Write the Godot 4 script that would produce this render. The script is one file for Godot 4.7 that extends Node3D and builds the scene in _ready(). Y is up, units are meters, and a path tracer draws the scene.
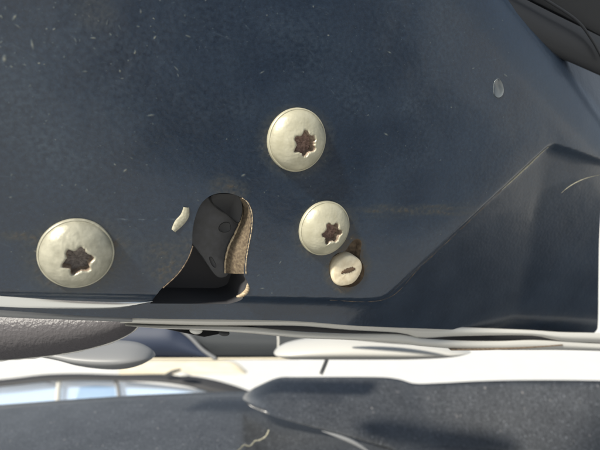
extends Node3D

const F := 530.02          # focal length in photograph pixels (46 degrees over 450)
const EYE := Vector3(0, 1.0, 0)
const D0 := 137.0          # mm from the lens to the painted sheet, straight ahead
var pn := Vector3.ZERO     # the sheet's normal and axes
var px := Vector3.ZERO
var py := Vector3.ZERO
var rng := RandomNumberGenerator.new()
var wob := FastNoiseLite.new()
var fold_a := PackedVector2Array()
var roll_line := PackedVector2Array()
var lo := Vector2.ZERO
var hi := Vector2.ZERO
var M := {}

# ------------------------------------------------------------------ helpers
func lin(r: float, g: float, b: float) -> Color:
	return Color(r, g, b).linear_to_srgb()

func mat(c: Color, rough: float, metal := 0.0) -> StandardMaterial3D:
	var m := StandardMaterial3D.new()
	m.albedo_color = c
	m.roughness = rough
	m.metallic = metal
	m.cull_mode = BaseMaterial3D.CULL_DISABLED
	return m

func noise_tex(freq: float, a: Color, b: Color, sd: int, size := 512, normal := false, strength := 4.0) -> NoiseTexture2D:
	var n := FastNoiseLite.new()
	n.seed = sd
	n.frequency = freq
	n.fractal_octaves = 4
	var t := NoiseTexture2D.new()
	t.width = size
	t.height = size
	t.seamless = true
	t.noise = n
	if normal:
		t.as_normal_map = true
		t.bump_strength = strength
	else:
		var g := Gradient.new()
		g.set_color(0, a)
		g.set_color(1, b)
		t.color_ramp = g
	return t

func world(u: float, v: float, d: float) -> Vector3:
	return EYE + Vector3((u - 300.0) / F * d, -(v - 225.0) / F * d, -d)

func smooth_line(pts: Array, per := 8, closed := false) -> PackedVector2Array:
	var out := PackedVector2Array()
	var n := pts.size()
	var last := n if closed else n - 1
	for i in last:
		var p0: Vector2 = pts[(i - 1 + n) % n] if closed or i > 0 else pts[0]
		var p1: Vector2 = pts[i]
		var p2: Vector2 = pts[(i + 1) % n]
		var p3: Vector2 = pts[(i + 2) % n] if closed or i + 2 < n else pts[n - 1]
		for k in per:
			out.append(p1.cubic_interpolate(p2, p0, p3, float(k) / per))
	if not closed:
		out.append(pts[n - 1])
	return out

func resample(line: PackedVector2Array, n: int) -> PackedVector2Array:
	var acc := PackedFloat32Array([0.0])
	for i in range(1, line.size()):
		acc.append(acc[i - 1] + line[i].distance_to(line[i - 1]))
	var out := PackedVector2Array()
	var j := 0
	for k in n:
		var s: float = acc[acc.size() - 1] * k / (n - 1)
		while j < line.size() - 2 and acc[j + 1] < s:
			j += 1
		var f: float = clampf((s - acc[j]) / maxf(acc[j + 1] - acc[j], 1e-6), 0, 1)
		out.append(line[j].lerp(line[j + 1], f))
	return out

func commit(called: String, st: SurfaceTool, m: Material, parent: Node) -> MeshInstance3D:
	var o := MeshInstance3D.new()
	o.name = called
	o.mesh = st.commit()
	o.material_override = m
	parent.add_child(o, true)
	return o

# rows of points -> one smooth sheet; closed joins the last row to the first
func sheet(st: SurfaceTool, rows: Array, closed := false, wrap := false, base := 0) -> int:
	var nr := rows.size()
	var nc: int = rows[0].size()
	st.set_smooth_group(0)
	for i in nr:
		for j in nc:
			st.set_uv(Vector2(float(j) / nc, float(i) / nr))
			st.add_vertex(rows[i][j])
	for i in (nr if closed else nr - 1):
		for j in (nc if wrap else nc - 1):
			var a := base + i * nc + j
			var b := base + i * nc + (j + 1) % nc
			var c := base + ((i + 1) % nr) * nc + (j + 1) % nc
			var d := base + ((i + 1) % nr) * nc + j
			for k in [a, b, c, a, c, d]:
				st.add_index(k)
	return base + nr * nc

func begin() -> SurfaceTool:
	var st := SurfaceTool.new()
	st.begin(Mesh.PRIMITIVE_TRIANGLES)
	return st

func surf(called: String, rows: Array, m: Material, parent: Node, closed := false, wrap := false) -> MeshInstance3D:
	var st := begin()
	sheet(st, rows, closed, wrap)
	st.generate_normals()
	return commit(called, st, m, parent)

# tube along 3-D points, radius per point
func tube(called: String, pts: Array, base_r: float, ends: float, mid: float, ripple: float, m: Material, parent: Node, seg := 12, flat := 1.0) -> MeshInstance3D:
	var rows := []
	var n := pts.size()
	for i in n:
		var t: Vector3 = (pts[mini(i + 1, n - 1)] - pts[maxi(i - 1, 0)]).normalized()
		var s := t.cross(Vector3(0, 0, 1)).normalized()
		if s.length() < 0.5:
			s = Vector3.RIGHT
		var b := s.cross(t).normalized()
		var f := float(i) / (n - 1)
		var r := base_r * (ends + mid * sin(PI * f) + ripple * sin(f * 41.0) * sin(f * 97.0 + 1.0))
		var row := []
		for k in seg:
			var a := TAU * k / seg
			row.append(pts[i] + s * cos(a) * r + b * sin(a) * r * flat)
		rows.append(row)
	for e in [0, n - 1]:
		var row := []
		for k in seg:
			row.append(pts[e])
		if e == 0:
			rows.push_front(row)
		else:
			rows.append(row)
	return surf(called, rows, m, parent, false, true)

# a rounded solid between an upper and a lower curve given in photograph pixels, each at its own distance (m)
func loft(called: String, top: Array, bot: Array, dt: float, db: float, bulge: float, m: Material, parent: Node, origin: Vector3, nx := 60, nt := 14, back := 0.5, power := 1.0, lump := 0.0) -> MeshInstance3D:
	var a := resample(smooth_line(top), nx)
	var b := resample(smooth_line(bot), nx)
	var most := 0.0
	for j in nx:
		most = maxf(most, a[j].distance_to(b[j]))
	var rows := []
	for k in nt + 1:
		var t := float(k) / nt
		var row := []
		for j in nx:
			var p := world(a[j].x, a[j].y, dt).lerp(world(b[j].x, b[j].y, db), t)
			var z := bulge * pow(maxf(sin(PI * t), 0.0), power) * sqrt(a[j].distance_to(b[j]) / most)
			if lump > 0.0:
				var fx := float(j) / (nx - 1)
				z += lump * exp(-pow((fx - 0.3) / 0.09, 2) - pow((t - 0.35) / 0.2, 2)) * sin(PI * t)
			row.append(p + Vector3(0, 0, z) - origin)
		rows.append(row)
	for k in range(1, 6):
		var t := 1.0 - k / 6.0
		var row := []
		for j in nx:
			var p := world(a[j].x, a[j].y, dt).lerp(world(b[j].x, b[j].y, db), t)
			row.append(p - Vector3(0, 0, maxf(bulge, 0.004) * back * sin(PI * t) * sqrt(a[j].distance_to(b[j]) / most)) - origin)
		rows.append(row)
	return surf(called, rows, m, parent, true)

func thing(called: String, label: String, category: String, at: Vector3, group := "") -> Node3D:
	var o := Node3D.new()
	o.name = called
	add_child(o, true)
	o.position = at
	tag(o, label, category, group)
	return o

func tag(o: Node, label: String, category := "", group := "") -> void:
	o.set_meta("label", label)
	if category:
		o.set_meta("category", category)
	if group:
		o.set_meta("group", group)

# ------------------------------------------------------------------ the painted sheet's own coordinates (mm)
func on_sheet(u: float, v: float, z := 0.0) -> Vector2:
	var dir := Vector3((u - 300.0) / F, -(v - 225.0) / F, -1.0)
	var o := Vector3(0, 0, -D0) + pn * z
	var d := o.dot(pn) / dir.dot(pn)
	var p := dir * d - o
	return Vector2(p.dot(px), p.dot(py))

func on_relief(u: float, v: float) -> Vector2:
	var z := 0.0
	var q := on_sheet(u, v)
	for i in 6:
		z = lerpf(z, relief(q), 0.8)
		q = on_sheet(u, v, z)
	return q

func sheet_pts(a: Array) -> Array:
	var out := []
	for p in a:
		out.append(on_sheet(p.x, p.y))
	return out

func side(p: Vector2, a: Vector2, b: Vector2) -> float:   # positive to the right-hand/lower side of a->b as seen
	var d := (b - a).normalized()
	return d.y * (p.x - a.x) - d.x * (p.y - a.y)

func soft(x: float, r: float) -> float:
	if x < -r:
		return 0.0
	if x > r:
		return x
	return (x + r) * (x + r) / (4.0 * r)

func smin(a: float, b: float, k: float) -> float:
	var h := clampf(0.5 + 0.5 * (b - a) / k, 0, 1)
	return lerpf(b, a, h) - k * h * (1 - h)

func relief(p: Vector2) -> float:
	# joggle along the lower edge that widens into the turned-away corner at the right
	var s1 := side(p, fold_a[0], fold_a[1])
	var c := smin(side(p, fold_a[1], fold_a[2]), side(p, fold_a[3], fold_a[4]), 2.5)
	var s := -smin(-s1, -c, 3.0)
	var out := -2.3 * (1.0 - exp(-soft(s, 0.7) / 1.3)) - 0.14 * soft(c, 9.0)
	# second crease inside the corner
	out -= 0.07 * soft(smin(side(p, fold_a[5], fold_a[6]), c, 6.0), 1.2)
	# roll-over of the top right corner
	var r := side(p, roll_line[1], roll_line[0])
	if r > 0.0:
		out -= (r * r if r < 20.0 else 400.0 + 40.0 * (r - 20.0)) * 0.016
	# soft oil-canning of the pressed metal
	out += 0.22 * wob.get_noise_2d(p.x * 0.6, p.y * 0.6)
	return out

func v3(p: Vector2, z: float) -> Vector3:
	return Vector3(p.x, p.y, z) * 0.001

func _ready() -> void:
	# ---------------- camera, sky, sun, exposure
	var cam := Camera3D.new()
	cam.name = "camera"
	cam.position = EYE
	cam.fov = 46.0
	cam.near = 0.01
	cam.far = 900.0
	var ca := CameraAttributesPhysical.new()
	ca.frustum_focal_length = 12.0 / tan(deg_to_rad(23.0))
	ca.frustum_focus_distance = 0.137
	ca.exposure_aperture = 22.0
	ca.frustum_near = 0.01
	ca.frustum_far = 900.0
	cam.attributes = ca
	add_child(cam)
	var sm := ProceduralSkyMaterial.new()
	sm.sky_top_color = Color(0.42, 0.47, 0.54)
	sm.sky_horizon_color = Color(0.66, 0.68, 0.69)
	sm.sky_curve = 0.25
	sm.ground_horizon_color = Color(0.8, 0.79, 0.76)
	sm.ground_bottom_color = Color(0.55, 0.54, 0.52)
	var sky := Sky.new()
	sky.sky_material = sm
	var env := Environment.new()
	env.background_mode = Environment.BG_SKY
	env.sky = sky
	env.tonemap_mode = Environment.TONE_MAPPER_LINEAR
	env.tonemap_exposure = 1.7
	env.sdfgi_enabled = true
	env.ssao_enabled = true
	env.ssil_enabled = true
	var we := WorldEnvironment.new()
	we.name = "world_environment"
	we.environment = env
	add_child(we)
	var sun := DirectionalLight3D.new()
	sun.name = "sun"
	sun.light_energy = 1.3
	sun.light_color = Color(1.0, 0.975, 0.925)
	sun.light_angular_distance = 6.0
	sun.shadow_enabled = true
	add_child(sun)
	sun.look_at_from_position(Vector3(-0.72, 0.95, 1.0), Vector3.ZERO)

	rng.seed = 7
	wob.seed = 5
	wob.frequency = 0.03
	pn = Vector3(sin(deg_to_rad(26.0)) * cos(deg_to_rad(15.0)), -sin(deg_to_rad(15.0)), cos(deg_to_rad(26.0)) * cos(deg_to_rad(15.0)))
	px = Vector3(0, 1, 0).cross(pn).normalized()
	py = pn.cross(px)
	fold_a = PackedVector2Array([on_sheet(-200, 287.8), on_sheet(384, 300), on_sheet(548, 147), on_sheet(540, 139), on_sheet(640, 172), on_sheet(556, 193), on_sheet(618, 160)])
	roll_line = PackedVector2Array([on_sheet(400, -60), on_sheet(590, 172), on_sheet(462, -12), on_sheet(640, 82)])

	materials()

	# ---------------- setting
	var gm := mat(Color(1, 1, 1), 0.9)
	gm.albedo_texture = noise_tex(0.02, lin(0.64, 0.63, 0.6), lin(0.67, 0.66, 0.63), 3)
	gm.uv1_triplanar = true
	gm.uv1_world_triplanar = true
	gm.uv1_scale = Vector3.ONE * 0.7
	var ground := MeshInstance3D.new()
	ground.name = "ground"
	var gb := BoxMesh.new()
	gb.size = Vector3(800, 0.2, 800)
	ground.mesh = gb
	ground.material_override = gm
	ground.position = Vector3(0, -0.1, 0)
	ground.set_meta("kind", "structure")
	tag(ground, "pale sunlit concrete ground seen as a bright band behind everything", "ground")
	add_child(ground)

	foreground_body()
	behind()
	added_mirrored_car()
	door()

func materials() -> void:
	M.dark = mat(lin(0.035, 0.036, 0.038), 0.75)
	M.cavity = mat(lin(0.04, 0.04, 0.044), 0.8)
	M.claw = mat(lin(0.056, 0.058, 0.064), 0.65, 0.0)
	M.claw.albedo_texture = noise_tex(0.03, Color(0.85, 0.84, 0.82), Color(1, 1, 1), 21, 256)
	M.rust = mat(Color(1, 1, 1), 0.9)
	M.rust.albedo_texture = noise_tex(0.05, lin(0.045, 0.03, 0.02), lin(0.25, 0.2, 0.125), 22, 256)
	M.rust.uv1_triplanar = true
	M.rust.uv1_scale = Vector3.ONE * 80.0
	M.cream = mat(Color(1, 1, 1), 0.42, 0.25)
	M.cream.albedo_texture = noise_tex(0.012, lin(0.33, 0.31, 0.22), lin(0.5, 0.48, 0.37), 23, 512)
	M.cream.uv1_triplanar = true
	M.cream.uv1_scale = Vector3.ONE * 45.0
	M.cream.normal_enabled = true
	M.cream.normal_texture = noise_tex(0.05, Color.BLACK, Color.WHITE, 24, 256, true, 3.0)
	M.cream.normal_scale = 0.25
	M.socket = mat(Color(1, 1, 1), 0.85)
	M.socket.albedo_texture = noise_tex(0.03, lin(0.1, 0.062, 0.05), lin(0.4, 0.28, 0.23), 25, 256)
	M.socket.uv1_triplanar = true
	M.socket.uv1_scale = Vector3.ONE * 120.0
	M.socket_wall = mat(Color(1, 1, 1), 0.55)
	M.socket_wall.albedo_texture = noise_tex(0.03, lin(0.12, 0.08, 0.06), lin(0.5, 0.43, 0.33), 35, 256)
	M.socket_wall.uv1_triplanar = true
	M.socket_wall.uv1_scale = Vector3.ONE * 100.0
	M.seal = mat(lin(0.012, 0.014, 0.018), 0.65)
	M.edge = mat(Color(1, 1, 1), 0.8)
	M.edge.albedo_texture = noise_tex(0.04, lin(0.2, 0.13, 0.07), lin(0.6, 0.53, 0.38), 36, 256)
	M.edge.uv1_triplanar = true
	M.edge.uv1_scale = Vector3.ONE * 150.0
	M.cream_grey = M.cream.duplicate()
	M.cream_grey.albedo_texture = noise_tex(0.015, lin(0.27, 0.26, 0.2), lin(0.5, 0.48, 0.38), 37, 512)
	M.socket_grey = M.socket.duplicate()
	M.socket_grey.albedo_texture = noise_tex(0.03, lin(0.1, 0.088, 0.08), lin(0.34, 0.3, 0.27), 38, 256)
	M.plug = mat(Color(1, 1, 1), 0.6)
	M.plug.albedo_texture = noise_tex(0.02, lin(0.6, 0.5, 0.34), lin(0.78, 0.7, 0.52), 26, 256)
	M.plug.uv1_triplanar = true
	M.plug.uv1_scale = Vector3.ONE * 80.0
	M.grime = mat(Color(1, 1, 1), 0.95)
	M.grime.albedo_texture = noise_tex(0.03, lin(0.05, 0.036, 0.026), lin(0.24, 0.18, 0.12), 27, 256)
	M.grime.uv1_triplanar = true
	M.grime.uv1_scale = Vector3.ONE * 70.0
	M.crack = mat(lin(0.12, 0.075, 0.045), 0.95)
	M.drip = mat(lin(0.1, 0.115, 0.125), 0.15)
	M.white = mat(lin(0.55, 0.54, 0.5), 0.25)
	M.white.clearcoat_enabled = true
	M.white.clearcoat = 0.6
	M.white.clearcoat_roughness = 0.08
	M.shell = mat(lin(0.46, 0.455, 0.43), 0.3)
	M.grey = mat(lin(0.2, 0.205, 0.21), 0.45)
	M.rubber = mat(lin(0.035, 0.035, 0.037), 0.6)
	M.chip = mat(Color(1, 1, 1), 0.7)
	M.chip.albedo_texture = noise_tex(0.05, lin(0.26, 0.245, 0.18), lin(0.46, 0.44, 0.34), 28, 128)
	M.edge_glint = mat(lin(0.62, 0.63, 0.62), 0.22, 1.0)
	# grained black plastic
	M.grain = mat(lin(0.075, 0.07, 0.075), 0.45)
	M.grain.uv1_triplanar = true
	M.grain.uv1_scale = Vector3.ONE * 28.0
	M.grain.heightmap_enabled = true
	var n := FastNoiseLite.new()
	n.noise_type = FastNoiseLite.TYPE_CELLULAR
	n.seed = 31
	n.frequency = 0.055
	var t := NoiseTexture2D.new()
	t.width = 512
	t.height = 512
	t.seamless = true
	t.noise = n
	M.grain.heightmap_texture = t
	M.grain.heightmap_scale = 0.024
	# metallic flake paint
	var fl := Image.create(512, 512, false, Image.FORMAT_RGB8)
	var cl := FastNoiseLite.new()
	cl.seed = 41
	cl.frequency = 0.012
	for y in 512:
		for x in 512:
			var b := 0.4 + 0.6 * rng.randf() + 0.14 * cl.get_noise_2d(x, y)
			if rng.randf() < 0.01:
				b += rng.randf() * 1.3
			fl.set_pixel(x, y, Color(b * 0.345, b * 0.355, b * 0.37))
	for k in 220:
		var x := rng.randi_range(0, 509)
		var y := rng.randi_range(0, 509)
		var s := rng.randf_range(0.45, 0.7)
		fl.fill_rect(Rect2i(x, y, rng.randi_range(1, 2), rng.randi_range(1, 2)), Color(s, s * 0.97, s * 0.95))
	M.flake = mat(Color(1, 1, 1), 0.45, 0.15)
	M.flake.albedo_texture = ImageTexture.create_from_image(fl)
	M.flake.uv1_triplanar = true
	M.flake.uv1_scale = Vector3.ONE * 3.2
	M.flake.clearcoat_enabled = true
	M.flake.clearcoat = 0.5
	M.flake.clearcoat_roughness = 0.2
	M.navy = mat(lin(0.022, 0.032, 0.06), 0.6)
	M.slate = mat(lin(0.05, 0.055, 0.06), 0.3)
	M.pane = mat(Color(0.68, 0.8, 0.93, 0.4), 0.05)
	M.pane.transparency = BaseMaterial3D.TRANSPARENCY_ALPHA
	M.tan = mat(Color(1, 1, 1), 0.9)
	M.tan.albedo_texture = noise_tex(0.02, lin(0.5, 0.45, 0.34), lin(0.6, 0.55, 0.44), 29, 256)

# ------------------------------------------------------------------ the door edge
func brush(buf: PackedFloat32Array, w: int, h: int, at: Vector2, r: float, amount: float, stretch := 1.0, turn := 0.0, hard := 1.0) -> void:
	var c := Vector2((at.x - lo.x) / (hi.x - lo.x) * w, (hi.y - at.y) / (hi.y - lo.y) * h)
	var rp := r * w / (hi.x - lo.x)
	var big := rp * maxf(stretch, 1.0)
	for y in range(maxi(0, int(c.y - big)), mini(h, int(c.y + big) + 2)):
		for x in range(maxi(0, int(c.x - big)), mini(w, int(c.x + big) + 2)):
			var d := (Vector2(x, y) - c).rotated(turn)
			d.x /= stretch
			var k := 1.0 - d.length() / rp
			if k > 0.0:
				buf[y * w + x] = minf(1.0, buf[y * w + x] + amount * minf(1.0, k * hard))

func paint_maps() -> StandardMaterial3D:
	var w := 2048
	var h := 1200
	var dust := PackedFloat32Array()
	var dirt := PackedFloat32Array()
	var chip := PackedFloat32Array()
	dust.resize(w * h)
	dirt.resize(w * h)
	chip.resize(w * h)
	# brown grime round screws, plug and slot; screw rings also paint in their shadow
	for a in [[78, 256, 12.5, 0.5], [297, 142, 11.6, 0.5], [326, 231, 11.0, 0.6], [347, 269, 8.5, 0.75], [352, 248, 5.0, 0.6], [345, 285, 4.5, 0.4], [200, 250, 7.0, 0.2], [172, 275, 6.0, 0.3], [160, 262, 6.0, 0.2], [222, 185, 4.0, 0.25], [238, 190, 3.5, 0.3], [95, 12, 5.0, 0.15]]:
		brush(dirt, w, h, on_sheet(a[0], a[1]), a[2], a[3] * 1.5, 1.0, 0.0, 2.0)
	# rubbed brown streaks
	for k in 60:
		brush(dirt, w, h, on_sheet(rng.randf_range(365, 480), 210 + rng.randfn() * 3.0), rng.randf_range(0.5, 1.3), 0.16, rng.randf_range(4, 9), rng.randf_range(-0.06, 0.06))
	for k in 40:
		brush(dirt, w, h, on_sheet(rng.randf_range(110, 190), 245 + rng.randfn() * 6.0), rng.randf_range(0.5, 1.6), 0.1, rng.randf_range(3, 7), rng.randf_range(-0.1, 0.1))
		brush(dirt, w, h, on_sheet(rng.randf_range(0, 40), 237 + rng.randfn() * 3.0), rng.randf_range(0.4, 1.2), 0.07, rng.randf_range(3, 7), rng.randf_range(-0.1, 0.1))
		brush(dirt, w, h, on_sheet(rng.randf_range(355, 400), 262 + rng.randfn() * 12.0), rng.randf_range(0.5, 1.8), 0.07, rng.randf_range(2, 4), rng.randf_range(-0.4, 0.4))
	for k in 26:
		brush(dust, w, h, on_sheet(rng.randf_range(118, 205), 219 + rng.randfn() * 0.6), rng.randf_range(0.15, 0.3), 0.5, rng.randf_range(2, 6), 0.0)
	# scuffs and hairline scratches
	for k in 240:
		brush(dust, w, h, on_sheet(rng.randf_range(-60, 660), rng.randf_range(-60, 330)), rng.randf_range(0.08, 0.18), rng.randf_range(0.08, 0.3), rng.randf_range(6, 45), rng.randf_range(-0.9, 0.5))
	for k in 70:
		brush(dust, w, h, on_sheet(rng.randf_range(-20, 620), rng.randf_range(-20, 320)), rng.randf_range(3, 14), rng.randf_range(0.03, 0.1), rng.randf_range(1, 3), rng.randf_range(-1.5, 1.5))
	# specks
	for k in 1900:
		var r := rng.randf()
		brush(chip, w, h, on_sheet(rng.randf_range(-70, 680), rng.randf_range(-70, 335)), 0.08 + 0.16 * pow(r, 9.0), rng.randf_range(0.08, 0.42), rng.randf_range(1, 2.0), rng.randf() * TAU, 2.0)
	for k in 60:   # the dirtier top left corner
		brush(chip, w, h, on_sheet(absf(rng.randfn()) * 110 - 20, absf(rng.randfn()) * 55 - 10), rng.randf_range(0.1, 0.25), rng.randf_range(0.15, 0.5), rng.randf_range(1, 3), rng.randf() * TAU, 2.0)
	# the individual nicks one can point to
	for a in [[14, 17, 0.55, 2.6, 0.9], [18, 26, 0.45, 2.6, -0.8], [32, 44, 0.6, 3.2, 1.5], [4, 58, 0.9, 1.6, 1.2], [107, 22, 0.3, 4, 1.2], [150, 115, 0.55, 3.0, 0.05], [176, 68, 0.35, 4, -1.0], [178, 75, 0.3, 3, -1.3], [135, 51, 0.4, 2, 1.5], [85, 71, 0.5, 2, 0], [389, 52, 0.5, 2.6, -0.5], [386, 134, 0.6, 2.6, -0.6], [505, 75, 0.6, 2.4, -0.6], [451, 107, 0.45, 1.2, 0], [473, 68, 0.4, 2, 0.2], [328, 35, 0.4, 1.5, 0], [10, 197, 0.55, 1, 0], [125, 170, 0.6, 2, 0.7], [243, 175, 0.7, 1.6, 0.4], [122, 78, 0.4, 2, 0], [138, 26, 0.4, 1.5, 0], [262, 72, 0.4, 3, 0.5], [575, 280, 0.5, 1.4, 0.6], [440, 160, 0.3, 2, 0.4], [470, 150, 0.3, 2, 0.2], [262, 288, 0.5, 2.0, -0.3], [258, 275, 0.5, 1.6, 0.4], [280, 262, 0.35, 3, 0.9]]:
		brush(chip, w, h, on_sheet(a[0], a[1]), a[2] * 0.55, 0.42, a[3] * 1.3, a[4] + 0.2, 1.5)
	var n1 := FastNoiseLite.new()
	n1.seed = 51
	n1.frequency = 0.006
	n1.fractal_octaves = 5
	var n2 := FastNoiseLite.new()
	n2.seed = 52
	n2.frequency = 0.09
	n2.fractal_octaves = 2
	var ab := PackedByteArray()
	var rb := PackedByteArray()
	var hb := PackedByteArray()
	ab.resize(w * h * 3)
	rb.resize(w * h)
	hb.resize(w * h)
	var i := 0
	for y in h:
		for x in w:
			var a := n1.get_noise_2d(x, y)
			var b := n2.get_noise_2d(x, y)
			var g := rng.randf() - 0.5
			var du := clampf(dust[i] * (0.7 + b) + 0.045 + 0.07 * a + 0.02 * b, 0, 1)
			var di := clampf(dirt[i] * (0.95 + 0.9 * b + 0.5 * a), 0, 1)
			var ch := clampf(chip[i] * (1.0 + 0.6 * b), 0, 1)
			var c := Vector3(0.066, 0.13, 0.198) * (1.0 + 0.08 * a + 0.06 * b + 0.34 * g)   # sRGB values
			c = c.lerp(Vector3(0.46, 0.47, 0.47), du * 0.7)
			c = c.lerp(Vector3(0.27, 0.235, 0.195), di * 0.85)
			c = c.lerp(Vector3(0.7, 0.66, 0.55), ch)
			ab[i * 3] = int(clampf(c.x, 0, 1) * 255)
			ab[i * 3 + 1] = int(clampf(c.y, 0, 1) * 255)
			ab[i * 3 + 2] = int(clampf(c.z, 0, 1) * 255)
			rb[i] = int(clampf(0.36 + 0.04 * a + 0.5 * du + 0.4 * di + 0.4 * ch + 0.08 * g, 0, 1) * 255)
			hb[i] = int(clampf(0.4 + 0.06 * b + 0.08 * a + 0.35 * ch + 0.12 * di * (0.5 + b), 0, 1) * 255)
			i += 1
	var m := mat(Color(1, 1, 1), 1.0)
	m.albedo_texture = ImageTexture.create_from_image(Image.create_from_data(w, h, false, Image.FORMAT_RGB8, ab))
	m.roughness_texture = ImageTexture.create_from_image(Image.create_from_data(w, h, false, Image.FORMAT_L8, rb))
	m.roughness_texture_channel = BaseMaterial3D.TEXTURE_CHANNEL_RED
	m.heightmap_enabled = true
	m.heightmap_texture = ImageTexture.create_from_image(Image.create_from_data(w, h, false, Image.FORMAT_L8, hb))
	m.heightmap_scale = 0.03
	m.clearcoat_enabled = true
	m.clearcoat = 0.45
	m.clearcoat_roughness = 0.16
	return m

func sheet_vertex(st: SurfaceTool, p: Vector2) -> void:
	var e := 0.25
	var z := relief(p)
	var nx := (relief(p + Vector2(e, 0)) - z) / e
	var ny := (relief(p + Vector2(0, e)) - z) / e
	st.set_normal(Vector3(-nx, -ny, 1).normalized())
	st.set_uv(Vector2((p.x - lo.x) / (hi.x - lo.x), (hi.y - p.y) / (hi.y - lo.y)))
	st.add_vertex(v3(p, z))

func sheet_mesh(outline: PackedVector2Array, holes: Array) -> SurfaceTool:
	var st := begin()
	var step := 0.6
	var nx := int((hi.x - lo.x) / step) + 1
	var ny := int((hi.y - lo.y) / step) + 1
	var inside := PackedByteArray()
	inside.resize((nx + 1) * (ny + 1))
	var boxes := []
	for hole in holes:
		var r := Rect2(hole[0], Vector2.ZERO)
		for p in hole:
			r = r.expand(p)
		boxes.append(r)
	var idx := PackedInt32Array()
	idx.resize((nx + 1) * (ny + 1))
	idx.fill(-1)
	var count := 0
	for j in ny + 1:
		for i in nx + 1:
			var p := lo + Vector2(i, j) * step
			var ok := Geometry2D.is_point_in_polygon(p, outline)
			for k in holes.size():
				if ok and boxes[k].has_point(p) and Geometry2D.is_point_in_polygon(p, holes[k]):
					ok = false
			if ok:
				inside[j * (nx + 1) + i] = 1
				sheet_vertex(st, p)
				idx[j * (nx + 1) + i] = count
				count += 1
	for j in ny:
		for i in nx:
			var a := j * (nx + 1) + i
			var b := a + 1
			var c := a + nx + 2
			var d := a + nx + 1
			var s := inside[a] + inside[b] + inside[c] + inside[d]
			if s == 4:
				for k in [a, d, c, a, c, b]:
					st.add_index(idx[k])
			elif s > 0:
				var q := lo + Vector2(i, j) * step
				var polys: Array = [PackedVector2Array([q, q + Vector2(step, 0), q + Vector2(step, step), q + Vector2(0, step)])]
				var kept := []
				for poly in polys:
					kept.append_array(Geometry2D.intersect_polygons(poly, outline))
				for k in holes.size():
					if boxes[k].intersects(Rect2(q, Vector2(step, step))):
						var nxt := []
						for poly in kept:
							nxt.append_array(Geometry2D.clip_polygons(poly, holes[k]))
						kept = nxt
				for poly in kept:
					var tri := Geometry2D.triangulate_polygon(poly)
					if tri.is_empty():
						continue
					for p in poly:
						sheet_vertex(st, p)
					for k in range(0, tri.size(), 3):
						st.add_index(count + tri[k])
						st.add_index(count + tri[k + 2])
						st.add_index(count + tri[k + 1])
					count += poly.size()
	return st

# a wall that follows a contour of the sheet inward, from its face to a depth, drawing in by `inset` mm
func wall_rows(line: PackedVector2Array, depth: float, inset := 0.0, lift := 0.0) -> Array:
	var c := Vector2.ZERO
	for p in line:
		c += p / line.size()
	var rows := []
	for k in 5:
		var t := k / 4.0
		var row := []
		for p in line:
			var q: Vector2 = p + (c - p).normalized() * inset * t
			row.append(v3(q, relief(p) + lift - depth * t))
		rows.append(row)
	return rows

func flat_piece(called: String, px_poly: Array, z: float, thick: float, m: Material, parent: Node, per := 5, dome := 0.0) -> MeshInstance3D:
	var outline := PackedVector2Array()
	for p in smooth_line(px_poly, per, true):
		outline.append(on_sheet(p.x, p.y, z))
	var c := Vector2.ZERO
	for p in outline:
		c += p / outline.size()
	var st := begin()
	var rows := []
	var bev := minf(0.25, thick * 0.4)
	for a in [[0.0, -thick], [0.0, -bev], [bev, 0.0]]:
		var row := []
		for p in outline:
			row.append(v3(p + (c - p).normalized() * a[0], z + a[1]))
		rows.append(row)
	sheet(st, rows, false, true)
	var base: int = rows.size() * outline.size()
	var tri := Geometry2D.triangulate_polygon(outline)
	for p in outline:
		st.set_uv(p * 0.05)
		st.add_vertex(v3(p + (c - p).normalized() * bev, z))
	for k in tri:
		st.add_index(base + k)
	if dome > 0.0:
		pass
	st.generate_normals()
	return commit(called, st, m, parent)

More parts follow.
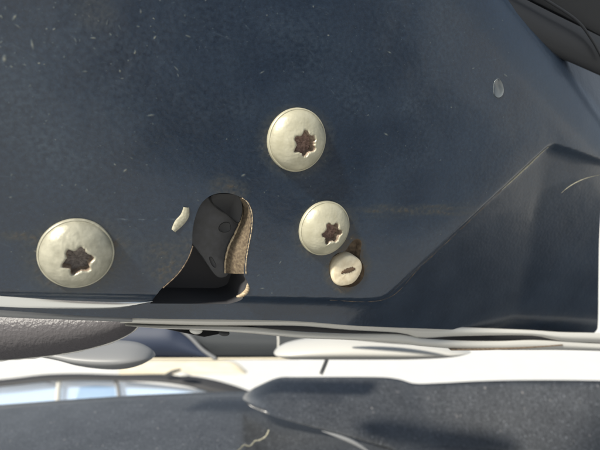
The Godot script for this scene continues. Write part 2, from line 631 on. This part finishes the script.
func screw(parent: Node3D, u: float, v: float, radius: float, turn: float, off: Vector2, label: String, sd: int, cream: Material) -> Node3D:
	var o := Node3D.new()
	o.name = "screw"
	var q := on_sheet(u, v)
	o.position = v3(q, relief(q))
	parent.add_child(o, true)
	o.set_meta("label", label)
	var nz := FastNoiseLite.new()
	nz.seed = sd
	nz.frequency = 0.35
	var n := 120
	var high := radius * 0.57
	# flange
	var rows := []
	for a in [[1.0, -0.2], [1.0, 0.5], [0.99, 0.75], [0.97, 0.92], [0.95, 0.93], [0.935, 0.8]]:
		var row := []
		for k in n:
			var t := TAU * k / n
			row.append(Vector3(cos(t), sin(t), 0) * radius * a[0] * 0.001 + Vector3(0, 0, a[1] * 0.001))
		rows.append(row)
	surf("flange", rows, cream, o, false, true)
	# the domed head, down to the worn rim of the six-pointed socket
	var sock := []
	for k in n:
		var t := TAU * k / n
		var lobe := 0.5 + 0.5 * cos(6.0 * (t - turn))
		var r := radius * (0.31 + 0.095 * smoothstep(0.0, 1.0, lobe)) * (1.0 + 0.16 * nz.get_noise_2d(cos(t) * 4, sin(t) * 4))
		sock.append(off + Vector2(cos(t), sin(t)) * r)
	rows = []
	var nr := 26
	for i in nr + 1:
		var f := float(i) / nr
		var row := []
		for k in n:
			var t := TAU * k / n
			var p: Vector2 = (Vector2(cos(t), sin(t)) * radius * 0.95).lerp(sock[k], f)
			var rr := p.length() / (radius * 0.95)
			var z := 0.8 + (high - 0.8) * pow(maxf(0.0, 1.0 - pow(rr, 2.0)), 0.62)
			z += 0.05 * nz.get_noise_2d(p.x * 3.0 + 40.0, p.y * 3.0)
			if f > 0.9:
				z -= 0.32 * pow((f - 0.9) / 0.1, 2.0)
			row.append(Vector3(p.x, p.y, z) * 0.001)
		rows.append(row)
	var rim: Array = rows[nr]
	surf("head", rows, cream, o, false, true)
	# socket: walls and a dirty, uneven floor
	rows = [rim]
	for a in [[0.97, 0.25], [0.94, 0.9], [0.9, 1.7], [0.86, 2.3]]:
		var row := []
		for k in n:
			var p: Vector2 = off.lerp(sock[k], a[0])
			row.append(Vector3(p.x, p.y, rim[k].z * 1000.0 - a[1] + 0.1 * nz.get_noise_2d(p.x * 9.0, p.y * 9.0 + 90.0)) * 0.001)
		rows.append(row)
	var foot: Array = rows[4]
	surf("socket_wall", rows, M.socket_wall, o, false, true)
	rows = [foot]
	for a in [[0.7, -0.25], [0.5, -0.4], [0.3, -0.2], [0.1, -0.3], [0.01, -0.3]]:
		var row := []
		for k in n:
			var p: Vector2 = off.lerp(sock[k], a[0])
			row.append(Vector3(p.x, p.y, high - 2.75 + a[1] + 0.5 * nz.get_noise_2d(p.x * 5.0, p.y * 5.0 + 90.0)) * 0.001)
		rows.append(row)
	surf("socket_floor", rows, M.socket_grey if cream == M.cream_grey else M.socket, o, false, true)
	return o

func door() -> void:
	var d := thing("door_edge", "dark blue scratched car door edge with pale screws and a latch slot", "car door", EYE + Vector3(0, 0, -D0 * 0.001))
	d.basis = Basis(px, py, pn)
	# outline of the painted sheet
	var out := PackedVector2Array()
	var low := smooth_line([Vector2(-170, 294), Vector2(-75, 303), Vector2(0, 310), Vector2(130, 318), Vector2(280, 320.5), Vector2(360, 326), Vector2(460, 330), Vector2(540, 333.5), Vector2(585, 335.5)], 12)
	for p in low:
		out.append(on_relief(p.x, p.y))
	for p in smooth_line([Vector2(590, 335), Vector2(596, 331), Vector2(598, 322), Vector2(598.5, 280), Vector2(599.5, 230), Vector2(603, 195), Vector2(614, 173), Vector2(634, 164)], 8):
		out.append(on_relief(p.x, p.y))
	for p in [Vector2(650, 145), Vector2(655, 74), Vector2(490, -40), Vector2(400, -110), Vector2(330, -180), Vector2(-170, -180)]:
		out.append(on_relief(p.x, p.y))
	lo = out[0]
	hi = out[0]
	for p in out:
		lo = lo.min(p)
		hi = hi.max(p)
	lo -= Vector2(1, 1)
	hi += Vector2(1, 1)
	# the latch slot and the small keyhole-shaped hole
	var slot_px := [Vector2(150, 303.5), Vector2(162, 288), Vector2(178, 273), Vector2(188, 258), Vector2(192, 245), Vector2(192.5, 232), Vector2(195, 218), Vector2(201, 204), Vector2(211, 195.5), Vector2(224, 193), Vector2(237, 195.5), Vector2(246, 202), Vector2(251, 213), Vector2(251, 228), Vector2(248, 245), Vector2(245, 262), Vector2(244.5, 275), Vector2(248, 283), Vector2(247, 292), Vector2(241, 300), Vector2(228, 304)]
	var slot := PackedVector2Array()
	for p in smooth_line(slot_px, 5):
		slot.append(on_relief(p.x, p.y))
	var key := PackedVector2Array()
	for p in smooth_line([Vector2(330, 262), Vector2(336, 254), Vector2(345, 251), Vector2(350, 244), Vector2(356, 239), Vector2(361, 241), Vector2(361, 250), Vector2(360, 258), Vector2(364, 267), Vector2(363, 278), Vector2(355, 286), Vector2(343, 287), Vector2(333, 281), Vector2(329, 272)], 5, true):
		key.append(on_relief(p.x, p.y))
	var paint := paint_maps()
	var st := sheet_mesh(out, [slot, key])
	commit("painted_sheet", st, paint, d)
	out.append(out[0])
	surf("sheet_edge", wall_rows(out, 2.2), paint, d)
	# slot lining
	var ring := slot.duplicate()
	ring.append(slot[0])
	surf("slot_rim", wall_rows(ring, 1.3), M.cavity, d)
	var deep := []
	for k in 6:
		var row := []
		for p in ring:
			row.append(v3(p, relief(p) - 1.3 - 14.0 * k / 5.0))
		deep.append(row)
	surf("latch_cavity", deep, M.cavity, d)
	flat_piece("cavity_floor", [Vector2(120, 320), Vector2(150, 180), Vector2(270, 180), Vector2(290, 320)], -13.0, 1.0, M.cavity, d, 2)
	var claw := flat_piece("latch_claw", [Vector2(186, 238), Vector2(194, 246), Vector2(205, 261), Vector2(215, 275), Vector2(222, 278), Vector2(229, 274), Vector2(232, 258), Vector2(238, 238), Vector2(243, 215), Vector2(240, 190), Vector2(215, 186), Vector2(195, 200), Vector2(186, 220)], -6.0, 3.0, M.claw, d)
	tag(claw, "grey metal latch tongue inside the slot")
	flat_piece("claw_hole", [Vector2(219, 226), Vector2(224, 222), Vector2(230, 223), Vector2(231, 230), Vector2(225, 233), Vector2(219, 231)], -5.9, 0.4, M.dark, claw, 4)
	flat_piece("claw_notch", [Vector2(209, 258), Vector2(212, 257), Vector2(216, 264), Vector2(216, 268), Vector2(212, 266)], -5.9, 0.4, M.dark, claw, 3)
	flat_piece("slot_top_shade", [Vector2(210, 196), Vector2(224, 193), Vector2(240, 196), Vector2(243, 212), Vector2(238, 224), Vector2(228, 216), Vector2(216, 208)], -4.2, 1.5, M.dark, d, 4)  # shadow at the slot top, put in as a flat dark crescent
	# the thick dusty wall at the slot's right
	var a := resample(smooth_line([Vector2(240, 197.5), Vector2(247, 203), Vector2(251, 214), Vector2(250.5, 230), Vector2(247.5, 246), Vector2(245, 262), Vector2(245, 274)]), 40)
	var b := resample(smooth_line([Vector2(240, 200), Vector2(243, 208), Vector2(241, 220), Vector2(235, 234), Vector2(229, 246), Vector2(225.5, 260), Vector2(225, 273)]), 40)
	var rows := []
	for k in 9:
		var t := k / 8.0
		var row := []
		for j in 40:
			var pa := on_relief(a[j].x, a[j].y)
			var z := -5.6 * pow(t, 0.9)
			var pb := on_sheet(b[j].x, b[j].y, -5.6)
			var q := pa.lerp(pb, t) + Vector2(0.12 * wob.get_noise_2d(j * 30.0, k * 60.0), 0)
			row.append(v3(q, relief(pa) * (1 - t) + z - 0.15 + 0.5 * sin(PI * t)))
		rows.append(row)
	var sw := surf("slot_wall", rows, M.rust, d)
	var inner := []
	for j in 40:
		var q := on_sheet(b[j].x, b[j].y, -5.6)
		inner.append(v3(q, -5.55))
	tube("wall_edge", inner, 0.0002, 1.0, 0.6, 0.5, M.edge, d, 8)
	tag(sw, "thick rusty tan wall on the right of the slot")
	tube("rim_edge", line3(d, [Vector2(242, 198), Vector2(248, 203), Vector2(252, 214), Vector2(251.5, 230), Vector2(248.5, 246), Vector2(246, 262), Vector2(246, 274)], 0.05), 0.00012, 1.0, 0.0, 0.8, M.edge, d, 8)
	tube("rim_lip", line3(d, [Vector2(248, 284), Vector2(247.5, 290), Vector2(243, 295), Vector2(237, 297)], -0.2), 0.00025, 1.0, 1.5, 0.35, M.edge, d, 8)
	tube("rim_edge", line3(d, [Vector2(193, 246), Vector2(188, 259), Vector2(178, 274), Vector2(163, 288)], 0.0), 0.00014, 1.0, 0.0, 0.5, M.grime, d, 6)
	# screws
	screw(d, 76.5, 253, 7.8, 0.25, Vector2(0.1, -0.6), "largest and lowest left pale screw, its star socket half full of dirt", 61, M.cream_grey)
	screw(d, 296.5, 140, 7.8, 0.62, Vector2(0.7, -0.45), "uppermost pale domed screw with a clear star socket", 62, M.cream)
	screw(d, 324, 228, 7.4, 0.1, Vector2(0.6, -0.5), "smaller pale screw just above the cracked plug", 63, M.cream)
	# plug in the keyhole
	var kr := key.duplicate()
	kr.append(key[0])
	surf("keyhole_rim", wall_rows(kr, 2.4, 0.5), M.grime, d)
	flat_piece("keyhole_floor", [Vector2(318, 300), Vector2(318, 232), Vector2(372, 232), Vector2(376, 300)], -2.3, 1.0, M.grime, d, 2)
	var pl := Node3D.new()
	pl.name = "plug"
	var q := on_sheet(347.5, 271, 1.0)
	pl.position = v3(q, 0)
	d.add_child(pl, true)
	tag(pl, "small cream plug with a dark crack across it")
	rows = []
	for e in [[1.06, -2.2], [1.04, 0.6], [1.0, 0.95], [0.93, 1.1], [0.6, 1.16], [0.3, 1.18], [0.01, 1.18]]:
		var row := []
		for k in 60:
			var t := TAU * k / 60.0
			var r: float = 4.4 * e[0] * (1.0 + 0.045 * sin(2.0 * t + 0.6) + 0.02 * sin(5.0 * t))
			row.append(Vector3(cos(t) * r, sin(t) * r, e[1] + 0.08 * wob.get_noise_2d(cos(t) * r * 40, sin(t) * r * 40)) * 0.001)
		rows.append(row)
	surf("plug_cap", rows, M.plug, pl, false, true)
	rows = []
	var crack := resample(PackedVector2Array([Vector2(-2.1, -0.5), Vector2(-1.2, -0.1), Vector2(-0.3, 0.2), Vector2(0.6, 0.15), Vector2(1.4, 0.6), Vector2(2.3, 0.5)]), 24)
	for k in 9:
		var row := []
		for j in 24:
			var f := sin(PI * j / 23.0)
			var y := (k / 8.0 - 0.45) * 2.1 * (0.2 + 0.8 * sqrt(f)) * (0.7 + 0.6 * wob.get_noise_2d(j * 12.0, k * 20.0))
			row.append(Vector3(crack[j].x, crack[j].y + y, 1.33 - 0.02 * absf(k - 4)) * 0.001)
		rows.append(row)
	surf("crack", rows, M.crack, pl)
	# pale flange below the sheet: an upper and a lower rail that part round two long gaps
	var zf := 0.012
	rail("shaded_rail", [[-170, 292, 301], [-75, 302, 311], [0, 308, 317], [60, 312, 319.5], [132, 315.5, 322]], M.grey, d, -1.5)  # left flange stretch, its shade put in as a greyer rail
	rail("flange_rail", [[120, 314.8, 323.2], [200, 316, 325.5], [250, 317, 325.6], [300, 318, 326], [350, 321, 330], [400, 324, 333], [420, 325, 338], [460, 327, 336.2], [530, 330, 335.6], [560, 332, 341], [600, 333, 343], [680, 336, 346], [780, 340, 350]], M.white, d)
	rail("flange_rail", [[125, 324.3, 324.8], [160, 325.5, 328.5], [200, 326, 330], [250, 327, 333.5], [300, 331.5, 338], [350, 333.5, 340], [400, 334, 343.5], [420, 338, 346], [460, 340.5, 349], [500, 341, 350], [530, 340, 350], [560, 341, 350], [600, 343.5, 351], [680, 347, 354], [780, 351, 358]], M.white, d)
	rail("flange_dark_strip", [[235, 323, 331], [300, 324, 335], [420, 329, 342], [540, 333, 344], [600, 337, 347]], M.cavity, d, 5.0)  # dark strip behind the two rails
	rail("flange_dark_line", [[450, 349.2, 349.8], [480, 348.2, 350.2], [520, 346.8, 348.6], [562, 344.2, 344.8]], M.grime, d, -0.6)  # thin dark line along the lower rail
	flat_spot("glint_notch_spot", Vector2(196, 330.5), 6.5, 3.4, M.white, d)  # white glint on the flange, built as a small white dome
	flat_spot("glint_notch_spot", Vector2(224, 333), 5.5, 2.6, M.dark, d)  # dark notch in the flange, built as a dark dome
	# highlight on the painted lower fold at left, put in as a bright metal wedge
	var wa := resample(smooth_line([Vector2(-170, 283), Vector2(-75, 291), Vector2(0, 296), Vector2(60, 300), Vector2(120, 302), Vector2(152, 300.5)]), 40)
	var wb := resample(smooth_line([Vector2(-170, 293), Vector2(-75, 302), Vector2(0, 306.5), Vector2(60, 308.5), Vector2(120, 308.5), Vector2(153, 301)]), 40)
	rows = []
	for k in 7:
		var t := k / 6.0
		var row := []
		for j in 40:
			var p := on_relief(wa[j].x, wa[j].y).lerp(on_relief(wb[j].x, wb[j].y), t)
			row.append(v3(p, relief(p) + 0.03 + 0.35 * sin(PI * t)))
		rows.append(row)
	surf("bright_edge_strip", rows, M.edge_glint, d)
	# crease highlights put in as pale beads, brownish on the lower run
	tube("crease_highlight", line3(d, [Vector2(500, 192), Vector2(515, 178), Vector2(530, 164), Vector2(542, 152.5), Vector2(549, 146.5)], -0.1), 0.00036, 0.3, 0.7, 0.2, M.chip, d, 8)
	tube("crease_highlight", line3(d, [Vector2(330, 300), Vector2(386, 299), Vector2(420, 267.5), Vector2(460, 230), Vector2(502, 190)], -0.1), 0.00014, 1.0, 0.0, 0.5, M.grime, d, 8)
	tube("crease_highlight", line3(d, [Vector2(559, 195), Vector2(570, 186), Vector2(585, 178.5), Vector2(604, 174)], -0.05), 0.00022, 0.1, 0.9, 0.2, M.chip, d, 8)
	# rubber seal and the next pressing beyond the top right corner
	tube("door_seal", line3(d, [Vector2(300, -120), Vector2(390, -52), Vector2(460, -8), Vector2(530, 27), Vector2(595, 57), Vector2(690, 102), Vector2(800, 150)], -7.0, true, Vector2(0.6, 1.0) * 0.8), 0.0056, 1.0, 0.0, 0.0, M.seal, d, 16, 0.5)
	tube("seal_lip", line3(d, [Vector2(500, -30), Vector2(540, -4), Vector2(575, 19), Vector2(592, 40), Vector2(604, 62)], -3.0, true, Vector2.ZERO), 0.0004, 1.0, 0.0, 0.0, M.seal, d, 10)
	flat_piece("outer_pressing", [Vector2(340, -130), Vector2(440, -60), Vector2(505, -14), Vector2(560, 14), Vector2(620, 46), Vector2(720, 100), Vector2(840, 150), Vector2(900, -160)], -8.0, 4.0, M.seal, d, 2)
	# dried drip beside a nick, and raised flakes
	var drip := flat_piece("dried_drip", [Vector2(494, 84), Vector2(497, 79), Vector2(501, 80), Vector2(504, 88), Vector2(503, 95), Vector2(498, 98), Vector2(494, 94)], 0.32, 0.3, M.drip, d, 4)
	drip.name = "dried_drip"
	# the curled pale flake left of the slot rests on the sheet: a thing of its own
	var fl := thing("paint_flake", "curled pale paint flake on the blue panel left of the slot", "paint flake", d.position)
	fl.basis = d.basis
	var fa := resample(smooth_line([Vector2(183.5, 207), Vector2(181, 214), Vector2(175, 221), Vector2(171.5, 229)]), 16)
	var fb := resample(smooth_line([Vector2(189, 207.5), Vector2(189, 216), Vector2(184, 224), Vector2(175, 232)]), 16)
	rows = []
	for k in 6:
		var row := []
		for j in 16:
			var p := fa[j].lerp(fb[j], k / 5.0)
			var s := on_sheet(p.x, p.y)
			row.append(v3(s, relief(s) + 0.12 + 0.22 * sin(PI * k / 5.0) + 0.3 * pow(j / 15.0 - 0.5, 2)))
		rows.append(row)
	for k in 6:
		var row := []
		for j in 16:
			row.append(rows[5 - k][j] - Vector3(0, 0, 0.00018))
		rows.append(row)
	surf("flake_body", rows, M.chip, fl, true)

func line3(_d: Node3D, pts: Array, lift: float, plane := false, off := Vector2.ZERO) -> Array:
	var out := []
	for p in resample(smooth_line(pts), 48):
		var s := on_sheet(p.x, p.y, lift) if plane else on_relief(p.x, p.y)
		out.append(v3(s + off, lift if plane else relief(s) + lift))
	return out

# a rounded rail in the door's own frame between two edges (photo columns with upper and lower rows), behind the sheet's lower edge
func rail(called: String, cols: Array, m: Material, d: Node3D, behind_by := 0.0) -> void:
	var t := []
	var b := []
	for c in cols:
		t.append(Vector2(c[0], c[1]))
		b.append(Vector2(c[0], c[2]))
	var a := resample(smooth_line(t), 70)
	var e := resample(smooth_line(b), 70)
	var z := -11.0 - behind_by
	var rows := []
	for k in 12:
		var f := k / 7.0
		var front := k < 8
		if not front:
			f = 1.0 - (k - 7) / 5.0
		var row := []
		for j in 70:
			var p := on_sheet(a[j].x, a[j].y, z).lerp(on_sheet(e[j].x, e[j].y, z), f)
			row.append(v3(p, z + (0.8 if front else -1.6) * sin(PI * f)))
		rows.append(row)
	surf(called, rows, m, d, true)

func flat_spot(called: String, at: Vector2, ru: float, rv: float, m: Material, d: Node3D) -> void:
	var rows := []
	for k in 7:
		var f := cos(PI * 0.5 * k / 6.0)
		var row := []
		for j in 24:
			var t := TAU * j / 24.0
			var s := on_sheet(at.x + cos(t) * ru * f, at.y + sin(t) * rv * f, -12.5)
			row.append(v3(s, -12.5 + 1.2 * sin(PI * 0.5 * k / 6.0)))
		rows.append(row)
	surf(called, rows, m, d, false, true)

# ------------------------------------------------------------------ the dark flake-painted body below
func foreground_body() -> void:
	var at := world(300, 450, 0.34)
	var b := thing("metallic_bodywork", "dark blue metallic car body with a raised bulge along the bottom", "car body", at)
	loft("lower_panel", [Vector2(-120, 416), Vector2(-40, 408), Vector2(30, 402.5), Vector2(90, 398), Vector2(150, 394.5), Vector2(245, 391.5), Vector2(330, 396), Vector2(480, 420), Vector2(760, 440)], [Vector2(-1900, 960), Vector2(-700, 960), Vector2(200, 960), Vector2(1200, 960), Vector2(2500, 960)], 0.46, 0.12, 0.03, M.flake, b, at, 110, 40, 1.2, 0.8, 0.012)  # near edge carried on under the camera, unseen, to block ground bounce
	var r := loft("raised_bulge", [Vector2(243, 397), Vector2(248, 391.5), Vector2(262, 384), Vector2(279, 377.5), Vector2(300, 377), Vector2(375, 377), Vector2(398, 379), Vector2(415, 383.5), Vector2(440, 383), Vector2(480, 381), Vector2(530, 380), Vector2(600, 380.5), Vector2(760, 384)], [Vector2(243, 399), Vector2(250, 406), Vector2(270, 415), Vector2(300, 424), Vector2(335, 433), Vector2(372, 444), Vector2(400, 455), Vector2(440, 500), Vector2(520, 600), Vector2(860, 640)], 0.43, 0.372, 0.022, M.flake, b, at, 120, 36, 0.3, 0.75)
	r.set_meta("label", "long raised bulge with a blunt left tip")
	tube("edge_bead", w3([Vector2(322, 431), Vector2(340, 437), Vector2(356, 444), Vector2(375, 456)], 0.325, at), 0.0014, 0.1, 0.9, 0.0, M.grey, b, 8)
	var th := thing("thread", "thin white crumpled thread lying on the dark metallic body", "thread", world(262, 440, 0.27))
	tube("thread_strand", w3([Vector2(269, 430), Vector2(266, 436), Vector2(260, 440), Vector2(255, 441), Vector2(250, 446), Vector2(244, 445), Vector2(240, 449), Vector2(235, 452)], 0.272, th.position), 0.00045, 1.0, 0.0, 0.4, M.chip, th, 6)

func w3(pts: Array, d: float, origin: Vector3, n := 40) -> Array:
	var out := []
	for p in resample(smooth_line(pts), n):
		out.append(world(p.x, p.y, d) - origin)
	return out

# ------------------------------------------------------------------ what shows between the door edge and the body
func behind() -> void:
	# grained black plastic lobe
	var at := world(60, 330, 0.17)
	var g := thing("grained_trim", "rounded black grained plastic trim with a bright lower rim at left", "trim", at)
	var low := [Vector2(-190, 366), Vector2(-90, 364), Vector2(-40, 362.5), Vector2(10, 359.5), Vector2(50, 355.5), Vector2(85, 349.5), Vector2(112, 342), Vector2(130, 333.5), Vector2(138, 326), Vector2(141, 320)]
	loft("grained_face", [Vector2(-190, 290), Vector2(-90, 300), Vector2(-20, 304), Vector2(60, 308), Vector2(110, 311), Vector2(132, 313), Vector2(141, 319)], low, 0.160, 0.165, 0.007, M.grain, g, at, 80, 24, 1.0, 0.8)
	tube("sunlit_rim", w3(low, 0.1655, at, 90), 0.00032, 1.0, 0.0, 0.5, M.white, g, 8)  # sunlit lower edge, its brightness put in as a white bead
	# smooth grey underside
	loft("grey_underside", [Vector2(20, 340), Vector2(80, 340), Vector2(130, 341), Vector2(150, 348), Vector2(155, 356)], [Vector2(20, 352), Vector2(62, 360), Vector2(85, 366.5), Vector2(108, 369.5), Vector2(128, 368.5), Vector2(144, 363.5), Vector2(155, 356.5)], 0.20, 0.20, 0.012, M.grey, g, at, 50, 14)
	# navy bodywork and dark window beyond
	var bt := world(210, 345, 0.36)
	var bw := thing("navy_bodywork", "strip of navy bodywork with a dark slanted window behind the pale flange", "bodywork", bt)
	loft("navy_panel", [Vector2(100, 322), Vector2(150, 322), Vector2(172, 323), Vector2(182, 332), Vector2(214, 358)], [Vector2(100, 358), Vector2(140, 358.2), Vector2(180, 358.3), Vector2(200, 358.4), Vector2(214, 358.6)], 0.36, 0.36, 0.006, M.navy, bw, bt, 40, 10)
	loft("dark_window", [Vector2(170, 321), Vector2(200, 321), Vector2(250, 324), Vector2(330, 326)], [Vector2(212, 358), Vector2(240, 358), Vector2(270, 358), Vector2(330, 357.5)], 0.366, 0.366, 0.004, M.slate, bw, bt, 40, 10)
	tube("window_trim", w3([Vector2(172, 323), Vector2(190, 337), Vector2(203, 350), Vector2(216, 359)], 0.356, bt), 0.0013, 1.0, 0.0, 0.0, M.grey, bw, 8)
	tube("sill_strip", w3([Vector2(135, 359), Vector2(200, 359), Vector2(300, 358.5)], 0.357, bt), 0.0008, 1.0, 0.0, 0.0, M.tan, bw, 8)
	tube("pale_post", w3([Vector2(277, 328), Vector2(278.5, 340), Vector2(278, 354)], 0.345, bt), 0.0008, 1.0, 0.0, 0.0, M.white, bw, 8)
	# glossy white oval housing
	var ot := world(360, 348, 0.30)
	var ov := thing("white_housing", "glossy white flattened oval housing on a thin stem under the flange", "housing", ot)
	loft("housing_shell", [Vector2(274, 352), Vector2(278, 347), Vector2(290, 341.5), Vector2(315, 337), Vector2(350, 335), Vector2(400, 337.5), Vector2(440, 343), Vector2(470, 351)], [Vector2(274, 352.5), Vector2(280, 356), Vector2(295, 358), Vector2(330, 358.5), Vector2(380, 358.5), Vector2(415, 358), Vector2(448, 356), Vector2(470, 351.5)], 0.30, 0.30, 0.016, M.shell, ov, ot, 80, 20, 0.8, 0.6)
	loft("shell_shade", [Vector2(345, 338), Vector2(370, 336.5), Vector2(400, 338), Vector2(445, 346)], [Vector2(345, 339), Vector2(375, 342), Vector2(400, 344), Vector2(445, 346.6)], 0.2795, 0.2795, 0.002, M.rubber, ov, ot, 40, 8)  # shading on the upper right shell, put in as a dark strip
	tube("stem", w3([Vector2(328, 355), Vector2(326, 362), Vector2(321, 374)], 0.30, ot), 0.0011, 1.0, 0.0, 0.0, M.grey, ov, 8)
	# arched black roof with pale blue panes
	var ct := world(100, 395, 0.9)
	var cw := thing("car_roof", "curved black car roof edge over pale blue window panes at lower left", "car", ct)
	loft("roof_edge", [Vector2(-110, 386), Vector2(-40, 383), Vector2(10, 378.5), Vector2(45, 374.5), Vector2(80, 373.5), Vector2(120, 374.5), Vector2(165, 374), Vector2(200, 377), Vector2(230, 384), Vector2(255, 393)], [Vector2(-110, 393), Vector2(-40, 390), Vector2(10, 386), Vector2(45, 382), Vector2(80, 380.5), Vector2(120, 381), Vector2(160, 382.5), Vector2(190, 387), Vector2(215, 394), Vector2(250, 396)], 0.9, 0.9, 0.02, M.rubber, cw, ct, 80, 12)
	for s in [[-110, 57, 390, 381], [59, 117, 381, 380.5], [119, 212, 380.5, 391]]:
		loft("window_pane", [Vector2(s[0], s[2]), Vector2((s[0] + s[1]) * 0.5, (s[2] + s[3]) * 0.5 - 0.5), Vector2(s[1], s[3])], [Vector2(s[0], 420), Vector2((s[0] + s[1]) * 0.5, 418), Vector2(s[1], 416)], 0.905, 0.905, 0.002, M.pane, cw, ct, 12, 4)
	tube("white_pillar", w3([Vector2(60, 378), Vector2(58.5, 388), Vector2(57, 412)], 0.895, ct), 0.0042, 1.0, 0.0, 0.0, M.white, cw, 10)
	tube("grey_pillar", w3([Vector2(115, 380), Vector2(118, 388), Vector2(121, 412)], 0.895, ct), 0.0036, 1.0, 0.0, 0.0, M.grey, cw, 10)
	loft("inner_seat", [Vector2(80, 387), Vector2(97, 386), Vector2(114, 387)], [Vector2(80, 410), Vector2(97, 410), Vector2(114, 410)], 1.1, 1.1, 0.02, M.navy, cw, ct, 14, 8)
	loft("white_mirror", [Vector2(174, 374), Vector2(183, 371.5), Vector2(191, 374)], [Vector2(174, 375), Vector2(183, 376.5), Vector2(191, 375)], 0.87, 0.87, 0.008, M.white, cw, ct, 14, 8)
	tube("mirror_arm", w3([Vector2(164, 376), Vector2(172, 372), Vector2(181, 369.5)], 0.88, ct), 0.003, 0.6, 0.4, 0.0, M.rubber, cw, 8)
	# cream block on the ground far behind
	var kb := thing("cream_block", "low cream stone block on the bright ground behind the roof edge", "block", Vector3(-0.95, 0, -3.6))
	loft("block_body", [Vector2(120, 360), Vector2(180, 360), Vector2(230, 361), Vector2(247, 372)], [Vector2(120, 376), Vector2(180, 377), Vector2(230, 378), Vector2(250, 378)], 3.6, 3.55, 0.03, M.tan, kb, kb.position, 40, 10)

# ------------------------------------------------------------------ an added car behind the camera, never in view; darkens what the panel mirrors
func added_mirrored_car() -> void:
	var c := thing("added_reflection_car", "added dark maroon car out of view that darkens the reflection along the panel top", "car", Vector3(3.3, 0, 3.0))
	c.rotation.y = -0.75
	var maroon := mat(lin(0.03, 0.012, 0.02), 0.35)
	var profile := [Vector2(-2.2, 0.30), Vector2(-2.25, 0.62), Vector2(-2.05, 0.84), Vector2(-1.2, 0.93), Vector2(-0.55, 1.36), Vector2(0.75, 1.42), Vector2(1.55, 0.98), Vector2(2.15, 0.9), Vector2(2.22, 0.6), Vector2(2.15, 0.3)]
	var line := resample(smooth_line(profile, 8, true), 90)
	var rows := []
	for k in 9:
		var f := k / 8.0 * 2.0 - 1.0
		var pull := 1.0 - 0.09 * pow(absf(f), 4.0)
		var row := []
		for p in line:
			row.append(Vector3(p.x * pull, 0.3 + (p.y - 0.3) * pull, f * (0.86 - 0.14 * smoothstep(0.85, 1.4, p.y))))
		rows.append(row)
	for e in [0, 8]:
		var row := []
		for p in line:
			row.append(Vector3(0, 0.6, -0.8 if e == 0 else 0.8))
		if e == 0:
			rows.push_front(row)
		else:
			rows.append(row)
	surf("body", rows, maroon, c)
	var glass := mat(lin(0.015, 0.017, 0.02), 0.08)
	for s in [-1.0, 1.0]:
		for w in [[-0.85, 0.0], [0.08, 1.15]]:
			var pane := []
			for k in 5:
				var row := []
				for j in 8:
					var x: float = lerpf(w[0], w[1], j / 7.0)
					row.append(Vector3(x * (1.0 - 0.12 * k / 4.0), lerpf(0.95, 1.3, k / 4.0), s * (0.852 - 0.085 * k / 4.0)))
				pane.append(row)
			surf("window", pane, glass, c)
		for x in [-1.4, 1.35]:
			var tyre := []
			for e in [[0.02, 0.09], [0.2, 0.09], [0.29, 0.11], [0.32, 0.06], [0.32, -0.08], [0.02, -0.1]]:
				var row := []
				for k in 32:
					var t := TAU * k / 32.0
					row.append(Vector3(x + cos(t) * e[0], 0.32 + sin(t) * e[0], s * (0.79 + e[1])))
				tyre.append(row)
			var wheel := surf("wheel", tyre, M.rubber, c, false, true)
			var rim := []
			for e in [[0.01, 0.1], [0.1, 0.105], [0.19, 0.1]]:
				var row := []
				for k in 24:
					var t := TAU * k / 24.0
					row.append(Vector3(x + cos(t) * e[0], 0.32 + sin(t) * e[0], s * (0.79 + e[1])))
				rim.append(row)
			surf("rim", rim, M.grey, wheel, false, true)
